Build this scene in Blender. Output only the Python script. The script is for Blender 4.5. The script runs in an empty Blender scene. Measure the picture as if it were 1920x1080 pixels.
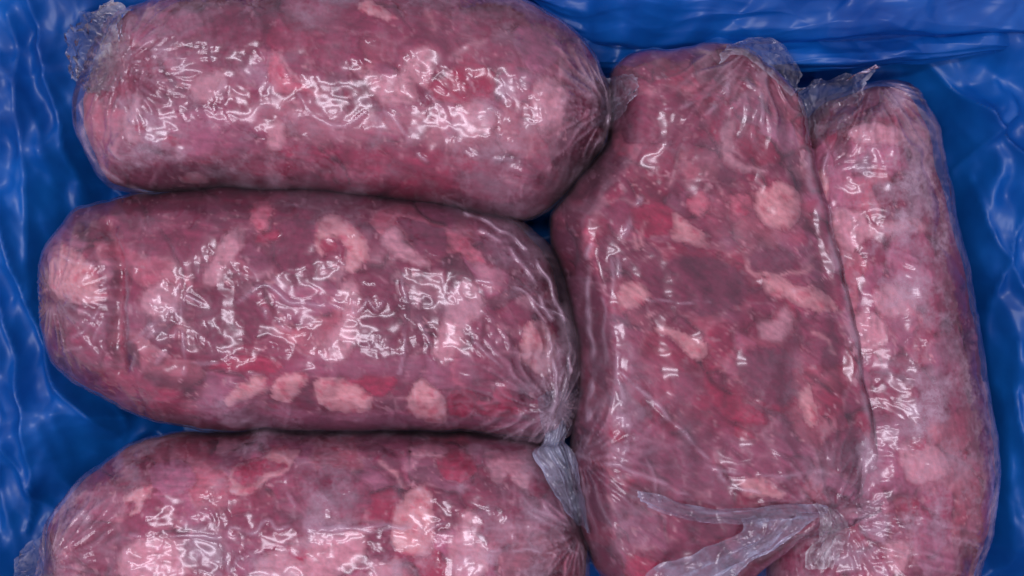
import bpy, math
import numpy as np

# ------------------------------------------------------------------ units
S = 0.0003          # metres per plan unit (one unit is about one photo pixel)
D = 2400.0          # camera height above the rim plane, in plan units
scene = bpy.context.scene

# ------------------------------------------------------------------ camera
cam_d = bpy.data.cameras.new('camera')
cam = bpy.data.objects.new('camera', cam_d)
scene.collection.objects.link(cam)
cam.location = (0, 0, D * S)
cam_d.sensor_width = 36.0
cam_d.lens = 36.0 * D / 1920.0
cam_d.clip_start = 0.02
cam_d.clip_end = 50
cam_d.dof.use_dof = True
cam_d.dof.focus_distance = D * S - 0.03
cam_d.dof.aperture_fstop = 4.5
scene.camera = cam

# ------------------------------------------------------------------ light
world = bpy.data.worlds.new('World')
scene.world = world
world.use_nodes = True
bg = world.node_tree.nodes['Background']
bg.inputs[0].default_value = (0.86, 0.78, 1.0, 1)
bg.inputs[1].default_value = 0.60


def area(name, loc, aim, sx, sy, watts, col):
    d = bpy.data.lights.new(name, 'AREA')
    d.shape = 'RECTANGLE'
    d.size = sx
    d.size_y = sy
    d.energy = watts
    d.color = col
    o = bpy.data.objects.new(name, d)
    scene.collection.objects.link(o)
    o.location = loc
    import mathutils
    v = mathutils.Vector(aim) - mathutils.Vector(loc)
    o.rotation_euler = v.to_track_quat('-Z', 'Y').to_euler()
    return o


area('ceiling_tube', (-0.27, 0.14, 1.7), (-0.27, 0.14, 0), 0.95, 0.055, 7.5, (0.97, 0.96, 1.0))
area('ceiling_tube', (-0.27, -0.34, 1.7), (-0.27, -0.34, 0), 0.95, 0.055, 6.5, (0.97, 0.96, 1.0))

scene.view_settings.view_transform = 'Standard'
scene.view_settings.look = 'None'
scene.view_settings.exposure = 0.0
scene.view_settings.gamma = 1.0
scene.render.engine = 'CYCLES'
scene.cycles.transparent_max_bounces = 16
scene.cycles.max_bounces = 8

# ------------------------------------------------------------------ numpy helpers
_rng = np.random.RandomState(7)
_perm = _rng.permutation(512)
_ang = _rng.rand(512) * 2 * np.pi
_gx, _gy = np.cos(_ang), np.sin(_ang)


def noise(x, y, seed=0):
    x = np.asarray(x, float) + seed * 17.31
    y = np.asarray(y, float) - seed * 9.77
    xi = np.floor(x).astype(int)
    yi = np.floor(y).astype(int)
    fx, fy = x - xi, y - yi

    def g(a, b):
        h = _perm[(_perm[(xi + a) % 512] + yi + b) % 512]
        return _gx[h] * (fx - a) + _gy[h] * (fy - b)
    u = fx * fx * fx * (fx * (fx * 6 - 15) + 10)
    v = fy * fy * fy * (fy * (fy * 6 - 15) + 10)
    n = (g(0, 0) * (1 - u) + g(1, 0) * u) * (1 - v) + (g(0, 1) * (1 - u) + g(1, 1) * u) * v
    return n * 1.5


def fbm(x, y, seed=0, octv=4):
    r = 0
    a = 1.0
    for k in range(octv):
        r = r + a * noise(x * 2 ** k, y * 2 ** k, seed + k * 3)
        a *= 0.5
    return r


def ridged(x, y, seed=0, octv=3, sharp=2.0):
    r = 0
    a = 1.0
    for k in range(octv):
        r = r + a * (1 - np.clip(np.abs(noise(x * 2 ** k, y * 2 ** k, seed + k * 5)) * 2.2, 0, 1)) ** sharp
        a *= 0.5
    return r


def smooth(a, b, x):
    t = np.clip((x - a) / (b - a + 1e-9), 0, 1)
    return t * t * (3 - 2 * t)


def spline(pts, n=12, closed=False):
    P = np.array(pts, float)
    m = len(P)
    out = []
    rng = range(m) if closed else range(m - 1)
    for i in rng:
        if closed:
            p0, p1, p2, p3 = P[(i - 1) % m], P[i], P[(i + 1) % m], P[(i + 2) % m]
        else:
            p0, p1, p2, p3 = P[max(i - 1, 0)], P[i], P[i + 1], P[min(i + 2, m - 1)]
        for k in range(n):
            t = k / n
            out.append(0.5 * ((2 * p1) + (-p0 + p2) * t + (2 * p0 - 5 * p1 + 4 * p2 - p3) * t * t
                              + (-p0 + 3 * p1 - 3 * p2 + p3) * t ** 3))
    if not closed:
        out.append(P[-1])
    return np.array(out)


def resample(c, ts):
    d = np.r_[0, np.cumsum(np.linalg.norm(np.diff(c, axis=0), axis=1))]
    d /= d[-1]
    return np.stack([np.interp(ts, d, c[:, k]) for k in range(c.shape[1])], 1)


def seg_dist(x, y, poly, closed=False):
    P = np.array(poly, float)
    Q = np.roll(P, -1, axis=0) if closed else P[1:]
    A = P if closed else P[:-1]
    best = np.full(x.shape, 1e9)
    for a, b in zip(A, Q):
        dx, dy = b - a
        L = dx * dx + dy * dy + 1e-9
        t = np.clip(((x - a[0]) * dx + (y - a[1]) * dy) / L, 0, 1)
        dd = (x - a[0] - t * dx) ** 2 + (y - a[1] - t * dy) ** 2
        best = np.minimum(best, dd)
    return np.sqrt(best)


def inside(x, y, poly):
    P = np.array(poly, float)
    Q = np.roll(P, -1, axis=0)
    r = np.zeros(x.shape, bool)
    for a, b in zip(P, Q):
        c = (a[1] > y) != (b[1] > y)
        r ^= c & (x < (b[0] - a[0]) * (y - a[1]) / (b[1] - a[1] + 1e-12) + a[0])
    return r


def sdf(x, y, poly):
    d = seg_dist(x, y, poly, True)
    return np.where(inside(x, y, poly), d, -d)


def at(px, py, z):
    """plan position of the point seen at photo pixel px,py at height z"""
    f = (D - z) / D
    return 960 + (px - 960) * f, 540 + (py - 540) * f


def pix(x, y, z):
    f = D / (D - z)
    return 960 + (x - 960) * f, 540 + (y - 540) * f


# ------------------------------------------------------------------ object helpers
def world_co(x, y, z):
    return np.stack([(x - 960) * S, (540 - y) * S, z * S], -1).reshape(-1, 3)


def make_mesh(name, co, faces, mat, parent=None, normals=None, attrs=None, cols=None):
    me = bpy.data.meshes.new(name)
    nv, nf = len(co), len(faces)
    me.vertices.add(nv)
    me.vertices.foreach_set('co', np.ascontiguousarray(co, dtype=np.float32).ravel())
    me.loops.add(nf * 4)
    me.loops.foreach_set('vertex_index', np.ascontiguousarray(faces, dtype=np.int32).ravel())
    me.polygons.add(nf)
    me.polygons.foreach_set('loop_start', np.arange(nf, dtype=np.int32) * 4)
    me.update(calc_edges=True)
    me.polygons.foreach_set('use_smooth', np.ones(nf, dtype=bool))
    if cols is not None:
        a = me.color_attributes.new('tone', 'FLOAT_COLOR', 'POINT')
        c4 = np.ones((nv, 4), np.float32)
        c4[:, :3] = cols
        a.data.foreach_set('color', c4.ravel())
    for k, v in (attrs or {}).items():
        a = me.attributes.new(k, 'FLOAT', 'POINT')
        a.data.foreach_set('value', np.ascontiguousarray(v, dtype=np.float32).ravel())
    if normals is not None:
        me.normals_split_custom_set_from_vertices(normals.tolist())
    me.materials.append(mat)
    o = bpy.data.objects.new(name, me)
    scene.collection.objects.link(o)
    if parent is not None:
        o.parent = parent
        o.matrix_parent_inverse = parent.matrix_world.inverted()
    return o


def grid_faces(nu, nv):
    i = np.arange(nu - 1)[:, None] * nv + np.arange(nv - 1)[None, :]
    return np.stack([i, i + 1, i + nv + 1, i + nv], -1).reshape(-1, 4)


def grid_normals(co, nu, nv):
    g = co.reshape(nu, nv, 3)
    du = np.gradient(g, axis=0)
    dv = np.gradient(g, axis=1)
    n = np.cross(du, dv)
    n[n[..., 2] < 0] *= -1
    n /= np.linalg.norm(n, axis=-1, keepdims=True) + 1e-12
    return n.reshape(-1, 3)


def orient(faces, co):
    a, b, c = co[faces[:, 0]], co[faces[:, 1]], co[faces[:, 2]]
    nz = np.cross(b - a, c - a)[:, 2].sum()
    return faces if nz > 0 else faces[:, ::-1]


def thing(name, loc, label, cat, group=None):
    o = bpy.data.objects.new(name, None)
    scene.collection.objects.link(o)
    o.empty_display_size = 0.02
    o.location = loc
    o['label'] = label
    o['category'] = cat
    if group:
        o['group'] = group
    bpy.context.view_layer.update()
    return o


def rough_outline(outline):
    c = spline(outline, 14, True)
    dx = 5 * noise(c[:, 0] / 75, c[:, 1] / 75, 91) + 2 * noise(c[:, 0] / 26, c[:, 1] / 26, 92)
    dy = 5 * noise(c[:, 0] / 75, c[:, 1] / 75, 93) + 2 * noise(c[:, 0] / 26, c[:, 1] / 26, 94)
    return c + np.stack([dx, dy], 1)


def coons(outline, corners, step, cl=0.55):
    """grid over a closed smooth outline; corners = 4 control-point indices"""
    n = 14
    c = rough_outline(outline)
    idx = [k * n for k in corners]
    sides = []
    for a, b in zip(idx, idx[1:] + idx[:1]):
        if b <= a:
            b += len(c)
        sides.append(c[np.arange(a, b + 1) % len(c)])
    L = [np.linalg.norm(np.diff(s, axis=0), axis=1).sum() for s in sides]
    nu = int(max(L[0], L[2]) / step)
    nv = int(max(L[1], L[3]) / step)

    def warp(m):
        t = np.linspace(0, 1, m)
        return (1 - cl) * t + cl * (0.5 - 0.5 * np.cos(np.pi * t))
    tu, tv = warp(nu), warp(nv)
    T = resample(sides[0], tu)
    R = resample(sides[1], tv)
    B = resample(sides[2], tu)[::-1]
    Lf = resample(sides[3], tv)[::-1]
    B = resample(sides[2][::-1], tu)
    Lf = resample(sides[3][::-1], tv)
    U, V = tu[:, None, None], tv[None, :, None]
    P = ((1 - V) * T[:, None] + V * B[:, None] + (1 - U) * Lf[None] + U * R[None]
         - ((1 - U) * (1 - V) * T[0] + U * (1 - V) * T[-1] + (1 - U) * V * B[0] + U * V * B[-1]))
    return P[..., 0], P[..., 1], nu, nv, c


# ------------------------------------------------------------------ materials
def new_mat(name):
    m = bpy.data.materials.new(name)
    m.use_nodes = True
    nt = m.node_tree
    nt.nodes.clear()
    out = nt.nodes.new('ShaderNodeOutputMaterial')
    return m, nt, out


def N(nt, t, **kw):
    n = nt.nodes.new('ShaderNode' + t)
    for k, v in kw.items():
        if k.startswith('i_'):
            key = k[2:].replace('_', ' ')
            n.inputs[key].default_value = v
        else:
            setattr(n, k, v)
    return n


def math_node(nt, op, a, b=None, c=None, clamp=False):
    n = nt.nodes.new('ShaderNodeMath')
    n.operation = op
    n.use_clamp = clamp
    for k, v in enumerate((a, b, c)):
        if v is None:
            continue
        if isinstance(v, (int, float)):
            n.inputs[k].default_value = v
        else:
            nt.links.new(v, n.inputs[k])
    return n.outputs[0]


def meat_material():
    m, nt, out = new_mat('meat_surface')
    lk = nt.links.new
    at_ = N(nt, 'Attribute', attribute_name='tone')
    geo = N(nt, 'NewGeometry')
    n1 = N(nt, 'TexNoise', i_Scale=300.0, i_Detail=5.0, i_Roughness=0.65)
    n2 = N(nt, 'TexNoise', i_Scale=1500.0, i_Detail=3.0, i_Roughness=0.6)
    lk(geo.outputs['Position'], n1.inputs['Vector'])
    lk(geo.outputs['Position'], n2.inputs['Vector'])
    v = math_node(nt, 'MULTIPLY_ADD', n1.outputs['Fac'], 0.4, 0.80)
    v2 = math_node(nt, 'MULTIPLY_ADD', n2.outputs['Fac'], 0.3, 0.85)
    vv = math_node(nt, 'MULTIPLY', v, v2)
    mul = N(nt, 'VectorMath', operation='SCALE')
    lk(at_.outputs['Color'], mul.inputs[0])
    lk(vv, mul.inputs['Scale'])
    b = N(nt, 'Bump', i_Strength=0.25, i_Distance=0.0006)
    lk(n1.outputs['Fac'], b.inputs['Height'])
    p = N(nt, 'BsdfPrincipled')
    lk(mul.outputs[0], p.inputs['Base Color'])
    p.inputs['Roughness'].default_value = 0.42
    p.inputs['Specular IOR Level'].default_value = 0.2
    p.inputs['Subsurface Weight'].default_value = 0.12
    p.inputs['Subsurface Radius'].default_value = (1.0, 0.35, 0.3)
    p.inputs['Subsurface Scale'].default_value = 0.002
    lk(b.outputs[0], p.inputs['Normal'])
    lk(p.outputs[0], out.inputs[0])
    return m


def film_material(name, base_haze, tint=(0.70, 0.48, 0.60), gloss=0.185, bump=0.36, bscale=1.0, haze_gain=0.46, turn=0.0, stretch=0.45):
    m, nt, out = new_mat(name)
    lk = nt.links.new
    geo = N(nt, 'NewGeometry')
    hz = N(nt, 'Attribute', attribute_name='haze')
    wr = N(nt, 'Attribute', attribute_name='wrinkle')
    # crinkle: thin ridges from warped noise
    warp = N(nt, 'TexNoise', i_Scale=40.0 * bscale, i_Detail=3.0)
    lk(geo.outputs['Position'], warp.inputs['Vector'])
    mp = N(nt, 'Mapping')
    rot = N(nt, 'VectorRotate', rotation_type='Z_AXIS')
    rot.inputs['Angle'].default_value = math.radians(turn)
    mp.inputs['Scale'].default_value = (stretch, 1.0, 1.0)
    sub = N(nt, 'VectorMath', operation='MULTIPLY_ADD')
    lk(warp.outputs['Color'], sub.inputs[0])
    sub.inputs[1].default_value = (0.03,) * 3
    lk(geo.outputs['Position'], sub.inputs[2])
    lk(sub.outputs[0], rot.inputs['Vector'])
    lk(rot.outputs[0], mp.inputs['Vector'])
    r1 = N(nt, 'TexNoise', i_Scale=60.0 * bscale, i_Detail=2.0, i_Roughness=0.5)
    lk(mp.outputs[0], r1.inputs['Vector'])
    a = math_node(nt, 'SUBTRACT', r1.outputs['Fac'], 0.5)
    a = math_node(nt, 'ABSOLUTE', a)
    a = math_node(nt, 'MULTIPLY', a, 7.0, clamp=True)
    a = math_node(nt, 'SUBTRACT', 1.0, a)
    a = math_node(nt, 'POWER', a, 2.8)
    r2 = N(nt, 'TexNoise', i_Scale=170.0 * bscale, i_Detail=2.0, i_Roughness=0.6)
    lk(mp.outputs[0], r2.inputs['Vector'])
    h = math_node(nt, 'MULTIPLY_ADD', r2.outputs['Fac'], 0.12, a)
    h = math_node(nt, 'MULTIPLY', h, wr.outputs['Fac'])
    b = N(nt, 'Bump', i_Strength=bump, i_Distance=0.0022)
    lk(h, b.inputs['Height'])
    # frost haze
    f1 = N(nt, 'TexNoise', i_Scale=30.0, i_Detail=9.0, i_Roughness=0.74)
    lk(geo.outputs['Position'], f1.inputs['Vector'])
    f = math_node(nt, 'MULTIPLY_ADD', f1.outputs['Fac'], 5.5, -2.55, clamp=True)
    f = math_node(nt, 'MULTIPLY', f, hz.outputs['Fac'])
    f = math_node(nt, 'MULTIPLY', f, haze_gain)
    ln = N(nt, 'Attribute', attribute_name='line')
    f = math_node(nt, 'ADD', f, base_haze)
    f = math_node(nt, 'MULTIPLY_ADD', ln.outputs['Fac'], 0.42, f)
    lw = N(nt, 'LayerWeight', i_Blend=0.25)
    f = math_node(nt, 'MULTIPLY_ADD', lw.outputs['Facing'], 0.05, f, clamp=True)
    dif = N(nt, 'BsdfDiffuse')
    dif.inputs['Color'].default_value = (*tint, 1)
    tra = N(nt, 'BsdfTransparent')
    tra.inputs['Color'].default_value = (0.97, 0.965, 0.98, 1)
    mx = N(nt, 'MixShader')
    lk(f, mx.inputs[0])
    lk(tra.outputs[0], mx.inputs[1])
    lk(dif.outputs[0], mx.inputs[2])
    gl = N(nt, 'BsdfGlossy', i_Roughness=gloss)
    gl.inputs['Color'].default_value = (0.95, 0.89, 1.0, 1)
    lk(b.outputs[0], gl.inputs['Normal'])
    fr = N(nt, 'Fresnel', i_IOR=1.55)
    ff = math_node(nt, 'MULTIPLY', fr.outputs[0], 1.15, clamp=True)
    mx2 = N(nt, 'MixShader')
    lk(ff, mx2.inputs[0])
    lk(mx.outputs[0], mx2.inputs[1])
    lk(gl.outputs[0], mx2.inputs[2])
    lk(mx2.outputs[0], out.inputs[0])
    return m


def liner_material(name='blue_polythene'):
    m, nt, out = new_mat(name)
    lk = nt.links.new
    geo = N(nt, 'NewGeometry')
    n1 = N(nt, 'TexNoise', i_Scale=14.0, i_Detail=4.0, i_Roughness=0.6)
    lk(geo.outputs['Position'], n1.inputs['Vector'])
    cr = N(nt, 'ValToRGB')
    cr.color_ramp.elements[0].position = 0.3
    cr.color_ramp.elements[0].color = (0.001, 0.072, 0.36, 1)
    cr.color_ramp.elements[1].position = 0.75
    cr.color_ramp.elements[1].color = (0.005, 0.18, 0.68, 1)
    lk(n1.outputs['Fac'], cr.inputs[0])
    n2 = N(nt, 'TexNoise', i_Scale=26.0, i_Detail=3.0, i_Roughness=0.5, i_Distortion=0.5)
    lk(geo.outputs['Position'], n2.inputs['Vector'])
    b = N(nt, 'Bump', i_Strength=0.04, i_Distance=0.003)
    lk(n2.outputs['Fac'], b.inputs['Height'])
    p = N(nt, 'BsdfPrincipled')
    lk(cr.outputs[0], p.inputs['Base Color'])
    p.inputs['Roughness'].default_value = 0.40
    p.inputs['Specular IOR Level'].default_value = 0.6
    lk(b.outputs[0], p.inputs['Normal'])
    tl = N(nt, 'BsdfTranslucent')
    tl.inputs['Color'].default_value = (0.003, 0.13, 0.62, 1)
    mx = N(nt, 'MixShader')
    mx.inputs[0].default_value = 0.25
    lk(p.outputs[0], mx.inputs[1])
    lk(tl.outputs[0], mx.inputs[2])
    lk(mx.outputs[0], out.inputs[0])
    return m


def card_material():
    m, nt, out = new_mat('brown_cardboard')
    p = N(nt, 'BsdfPrincipled')
    n1 = N(nt, 'TexNoise', i_Scale=90.0, i_Detail=4.0)
    cr = N(nt, 'ValToRGB')
    cr.color_ramp.elements[0].color = (0.20, 0.12, 0.06, 1)
    cr.color_ramp.elements[1].color = (0.30, 0.19, 0.10, 1)
    nt.links.new(n1.outputs['Fac'], cr.inputs[0])
    nt.links.new(cr.outputs[0], p.inputs['Base Color'])
    p.inputs['Roughness'].default_value = 0.85
    nt.links.new(p.outputs[0], out.inputs[0])
    return m


MEAT = meat_material()
TAIL = film_material('gathered_film', 0.03, tint=(0.66, 0.64, 0.76), gloss=0.16, bump=0.4, bscale=1.2, haze_gain=0.40)
MILK = film_material('milky_film', 0.08, tint=(0.56, 0.58, 0.78), gloss=0.2, bump=0.4, bscale=1.2, haze_gain=0.45)
WHITE = film_material('frosted_white_film', 0.04, tint=(0.78, 0.73, 0.78), gloss=0.2, bump=0.4, bscale=1.2, haze_gain=0.6)
LINER = liner_material()
CARD = card_material()

# ------------------------------------------------------------------ colours (linear)
C_MEAT = np.array([0.34, 0.044, 0.108])
C_DEEP = np.array([0.22, 0.024, 0.065])
C_MAUVE = np.array([0.48, 0.135, 0.235])
C_RED = np.array([0.47, 0.026, 0.092])
C_FAT = np.array([0.84, 0.37, 0.42])
C_PALE = np.array([0.68, 0.31, 0.38])
C_PINK = np.array([0.70, 0.18, 0.26])
C_DARK = np.array([0.120, 0.012, 0.032])
KIND = {'fat': C_FAT, 'pale': C_PALE, 'red': C_RED, 'dark': np.array([0.27, 0.033, 0.085]), 'pink': C_PINK, 'mauve': C_MAUVE, 'meat': C_MEAT}


def base_height(x, y, oc, z0, H, R, p=2.2):
    d = seg_dist(x, y, oc, True)
    ins = inside(x, y, oc)
    d = np.where(ins, d, 0)
    t = np.clip(d / R, 0, 1)
    return z0 + H * (1 - (1 - t) ** p) ** (1 / p), np.where(ins, 1, 0), d


def tilt_of(spec, x, y, ox, oy):
    a, b = spec.get('tilt', (0, 0))
    return a * (x - ox) + b * (y - oy)


# ------------------------------------------------------------------ a pack of meat
def pack(spec):
    sd = spec['seed']
    rs = np.random.RandomState(sd)
    z0, H, R = spec['z0'], spec['H'], spec['R']
    ox = np.mean([p[0] for p in spec['outline']])
    oy = np.mean([p[1] for p in spec['outline']])
    root = thing('meat_pack', ((ox - 960) * S, (540 - oy) * S, FLOOR * S), spec['label'], 'meat pack', 'film wrapped packs of frozen meat in the box')
    x, y, nu, nv, oc = coons(spec['outline'], spec['corners'], 3.0)
    z, _, d = base_height(x, y, oc, z0, H, R, spec.get('p', 2.2))
    z = z + tilt_of(spec, x, y, ox, oy) * smooth(0, 60, d)
    px, py = pix(x, y, z)
    # lumpy large form
    lump = fbm(px / 150, py / 150, sd, 3) * spec.get('lump', 12) * smooth(0, 60, d)
    # warped coordinates for ragged boundaries
    wx = px + 5 * noise(px / 24, py / 24, sd + 1) + 2 * noise(px / 9, py / 9, sd + 2)
    wy = py + 5 * noise(px / 24, py / 24, sd + 3) + 2 * noise(px / 9, py / 9, sd + 4)
    cs = spec.get('cell', 74)
    x0, x1, y0, y1 = px.min(), px.max(), py.min(), py.max()
    seeds = []
    gy = y0
    while gy < y1 + cs:
        gx = x0
        while gx < x1 + cs:
            seeds.append((gx + rs.uniform(-.5, .5) * cs, gy + rs.uniform(-.5, .5) * cs))
            gx += cs
        gy += cs * 0.8
    seeds = np.array(seeds)
    th = math.radians(spec.get('grain', 10))
    ca, sa = math.cos(th), math.sin(th)
    f1 = np.full(px.shape, 1e9)
    f2 = np.full(px.shape, 1e9)
    lab = np.zeros(px.shape, int)
    bx = px + 20 * noise(px / 70, py / 70, sd + 5) + 5 * noise(px / 24, py / 24, sd + 6)
    by = py + 20 * noise(px / 70, py / 70, sd + 7) + 5 * noise(px / 24, py / 24, sd + 8)
    for k, (sx, sy) in enumerate(seeds):
        ddx, ddy = bx - sx, by - sy
        a = ddx * ca + ddy * sa
        b = -ddx * sa + ddy * ca
        dd = np.sqrt((a * 0.8) ** 2 + (b * 1.25) ** 2)
        m = dd < f1
        f2 = np.where(m, f1, np.minimum(f2, dd))
        lab = np.where(m, k, lab)
        f1 = np.where(m, dd, f1)
    edge = (f2 - f1) * 0.5
    ncell = len(seeds)
    # each cell's own colour
    mixes = rs.rand(ncell)
    tone = np.zeros((ncell, 3))
    for k in range(ncell):
        r = mixes[k]
        pm = spec.get('mix', (0.38, 0.24, 0.16, 0.12, 0.10))
        cum = np.cumsum(pm)
        cc = [C_MEAT, C_DEEP * 1.15, C_MAUVE, C_RED * 0.85, C_PINK * 0.75][int(min(np.searchsorted(cum, r * cum[-1]), 4))]
        tone[k] = cc * rs.uniform(0.78, 1.18)
    col = tone[lab]
    bline = rs.rand(ncell)
    sc = cs * 0.36
    sub = rs.uniform(0, 1, (int(((x1 - x0 + 2 * sc) / sc) * ((y1 - y0 + 2 * sc) / sc)) + 1, 2)) * [x1 - x0, y1 - y0] + [x0, y0]
    sub = sub[:420]
    g1 = np.full(px.shape, 1e9)
    g2 = np.full(px.shape, 1e9)
    sl = np.zeros(px.shape, int)
    ux = bx + 5 * noise(px / 12, py / 12, sd + 81)
    uy = by + 5 * noise(px / 12, py / 12, sd + 82)
    for k, (sx, sy) in enumerate(sub):
        dd = np.hypot((ux - sx) * 0.85, (uy - sy) * 1.15)
        m = dd < g1
        g2 = np.where(m, g1, np.minimum(g2, dd))
        sl = np.where(m, k, sl)
        g1 = np.where(m, dd, g1)
    se = (g2 - g1) * 0.5
    pal = np.array([C_MEAT, C_RED, C_DEEP, C_MAUVE, C_PINK, C_PALE])[rs.choice(6, len(sub), p=(.34, .20, .22, .12, .08, .04))]
    sw = spec.get('sub', 0.38) * smooth(-0.4, 0.3, noise(px / 80, py / 80, sd + 83)) * smooth(0, 3, se)
    col = col * (1 - sw[..., None]) + pal[sl] * sw[..., None]
    # soften colours between neighbouring cells (film-pressed frozen trim)
    mott = fbm(px / 45, py / 45, sd + 11, 4)
    fine = fbm(px / 11, py / 11, sd + 13, 3)
    fib = fbm((px * ca + py * sa) / 40, (-px * sa + py * ca) / 7, sd + 15, 3)
    k = smooth(-0.1, 0.9, mott)[..., None]
    col = col * (1 - 0.12 * k) + C_MAUVE * 1.05 * 0.12 * k
    k = smooth(0.15, 0.9, fbm(px / 30 + 9, py / 30, sd + 17, 3))[..., None]
    col = col * (1 - 0.22 * k) + C_RED * 0.22 * k
    # pale connective seams along some borders, dark crevices along others
    sel = noise(px / 55, py / 55, sd + 19)
    seam = np.exp(-(edge / 3.2) ** 2) * smooth(0.0, 0.35, sel)
    crev = np.exp(-(edge / 3.2) ** 2) * smooth(-0.05, 0.25, -sel)
    col = col * (1 - 0.55 * seam[..., None]) + C_PALE * 0.55 * seam[..., None]
    col = col * (1 - 0.85 * crev[..., None]) + C_DARK * 0.85 * crev[..., None]
    ssel = noise(px / 34, py / 34, sd + 84)
    sseam = np.exp(-(se / 2.2) ** 2) * smooth(0.1, 0.4, ssel) * spec.get('sub', 0.38)
    screv = np.exp(-(se / 2.0) ** 2) * smooth(0.15, 0.45, -ssel) * spec.get('sub', 0.38)
    col = col * (1 - 0.7 * sseam[..., None]) + C_PALE * 0.7 * sseam[..., None]
    col = col * (1 - 0.7 * screv[..., None]) + C_DARK * 0.7 * screv[..., None]
    rel = -4.0 * screv - 6.0 * crev - 1.0 * seam + (1 - np.exp(-np.clip(edge, 0, 99) / 12)) * 3.0 + (rs.rand(ncell)[lab] - 0.5) * 3.0 * (1 - np.exp(-edge / 6))
    # random small flecks of fat and membrane
    fl = fbm(px / 20, py / 26, sd + 21, 3)
    flm = smooth(0.62, 0.74, fl) * spec.get('fleck', 0.8)
    col = col * (1 - flm[..., None]) + C_PALE * (0.9 + 0.25 * fine[..., None]) * flm[..., None]
    f3 = smooth(0.50, 0.75, fbm(px / 10, py / 8, sd + 23, 2)) * smooth(-0.1, 0.4, noise(px / 70, py / 70, sd + 24)) * 0.7
    col = col * (1 - f3[..., None]) + C_FAT * f3[..., None]
    # soft blobs (frost, wet red areas)
    for (sx, sy, rx, ry, an, kind, st) in spec.get('blobs', []):
        t = math.radians(an)
        a = ((wx - sx) * math.cos(t) + (wy - sy) * math.sin(t)) / rx
        b = (-(wx - sx) * math.sin(t) + (wy - sy) * math.cos(t)) / ry
        q = a * a + b * b + 0.55 * mott + 0.2 * fine
        w = (smooth(1.25, 0.35, q) if False else 1 - smooth(0.35, 1.25, q)) * st
        col = col * (1 - w[..., None]) + KIND[kind] * w[..., None]
    # placed pieces
    kinds = {}
    for j, (kind, poly) in enumerate(spec.get('pieces', [])):
        pl = spline(poly, 4, True)
        s = sdf(wx, wy, pl)
        m = s > 0
        lab = np.where(m, 1000 + j, lab)
        kinds[1000 + j] = kind
        e = np.abs(s)
        w = smooth(-6, 6, s) if kind == 'pale' else smooth(-1.8, 1.8, s)
        c0 = KIND[kind]
        inner = fbm(px / 16, py / 16, sd + 40 + j, 3)
        cc = c0 * (1 + 0.16 * inner[..., None] + 0.10 * fine[..., None])
        if kind in ('fat', 'pink'):
            rr = smooth(0.10, 0.75, fbm(px / 20, py / 20, sd + 60 + j, 3)) * 0.7
            cc = cc * (1 - rr[..., None]) + C_RED * 1.3 * rr[..., None]
        if kind in ('fat',):
            core = smooth(2, 12, s) * 0.25
            cc = cc * (1 - core[..., None]) + np.array([0.84, 0.45, 0.44]) * core[..., None]
        col = col * (1 - w[..., None]) + cc * w[..., None]
        ring = np.exp(-((s + 2.5) / 3.0) ** 2)
        col = col * (1 - 0.35 * ring[..., None]) + C_RED * 0.6 * 0.35 * ring[..., None]
        up = {'fat': 4.5, 'pale': 2.0, 'red': 1.5, 'dark': -1.0, 'pink': 3.0, 'mauve': 0, 'meat': 2.0}[kind]
        rel = np.where(m, up * (1 - np.exp(-e / 5)) + 2.0 * inner, rel - 4.0 * np.exp(-(e / 4) ** 2) * (s < 0))
    # placed lines: membranes and crevices
    for (kind, pts, w_, st) in spec.get('lines', []):
        q = seg_dist(wx, wy, spline(pts, 5))
        w = np.exp(-(q / w_) ** 2) * st
        c0 = {'crev': C_DARK}.get(kind, KIND.get(kind, C_FAT))
        col = col * (1 - w[..., None]) + c0 * w[..., None]
        rel = rel + (-9 if kind in ('crev', 'dark') else 2.5) * w
    col = col * (1 + 0.10 * fine + 0.20 * fib)[..., None]
    grey = col.mean(-1, keepdims=True)
    col = np.clip(col * spec.get('bright', 1.0), 0.004, 0.85)
    rel = rel + 0.9 * fine + 0.9 * fib - 6.5
    # deep grooves (folded ends)
    groove = 0
    for (pts, w_, dep) in spec.get('grooves', []):
        q = seg_dist(px, py, spline(pts, 6))
        groove = groove - dep * np.exp(-(q / w_) ** 2)
    env = smooth(0, 14, d)
    zz = z + (lump + rel) * env + groove * env
    co = world_co(x, y, zz)
    nrm = grid_normals(co, nu, nv)
    F = orient(grid_faces(nu, nv), co)
    fl_ = lab.reshape(-1)[F].min(1)
    colf = col.reshape(-1, 3)
    ids, cnt = np.unique(fl_, return_counts=True)
    small = ids[cnt < 90]
    fl_[np.isin(fl_, small)] = -1
    for i in np.unique(fl_):
        ff = F[fl_ == i]
        used, inv = np.unique(ff, return_inverse=True)
        nm = 'meat_scraps' if i == -1 else ('meat_chunk' if i < 1000 or kinds[i] in ('red', 'dark', 'mauve', 'meat') else 'fat_piece')
        ob = make_mesh(nm, co[used], inv.reshape(-1, 4), MEAT, root, nrm[used], None, colf[used])
        if i == -1:
            ob['kind'] = 'stuff'
        if i >= 1000 and kinds[i] == 'red':
            ob['label'] = 'deep red chunk of lean meat'
    # underside (coarse)
    x2, y2, nu2, nv2, _ = coons(spec['outline'], spec['corners'], 14.0)
    z2, _, d2 = base_height(x2, y2, oc, 0, 1, R * 0.8)
    z2 = z0 - z2 * (z0 - FLOOR - 3)
    co2 = world_co(x2, y2, z2)
    F2 = orient(grid_faces(nu2, nv2), co2)[:, ::-1]
    make_mesh('meat_base', co2, F2, MEAT, root, None, None, np.tile(C_MEAT, (len(co2), 1)))

    # ---------------- film
    fo = spec.get('film_outline', None)
    fcor = spec.get('film_corners', spec['corners'])
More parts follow.
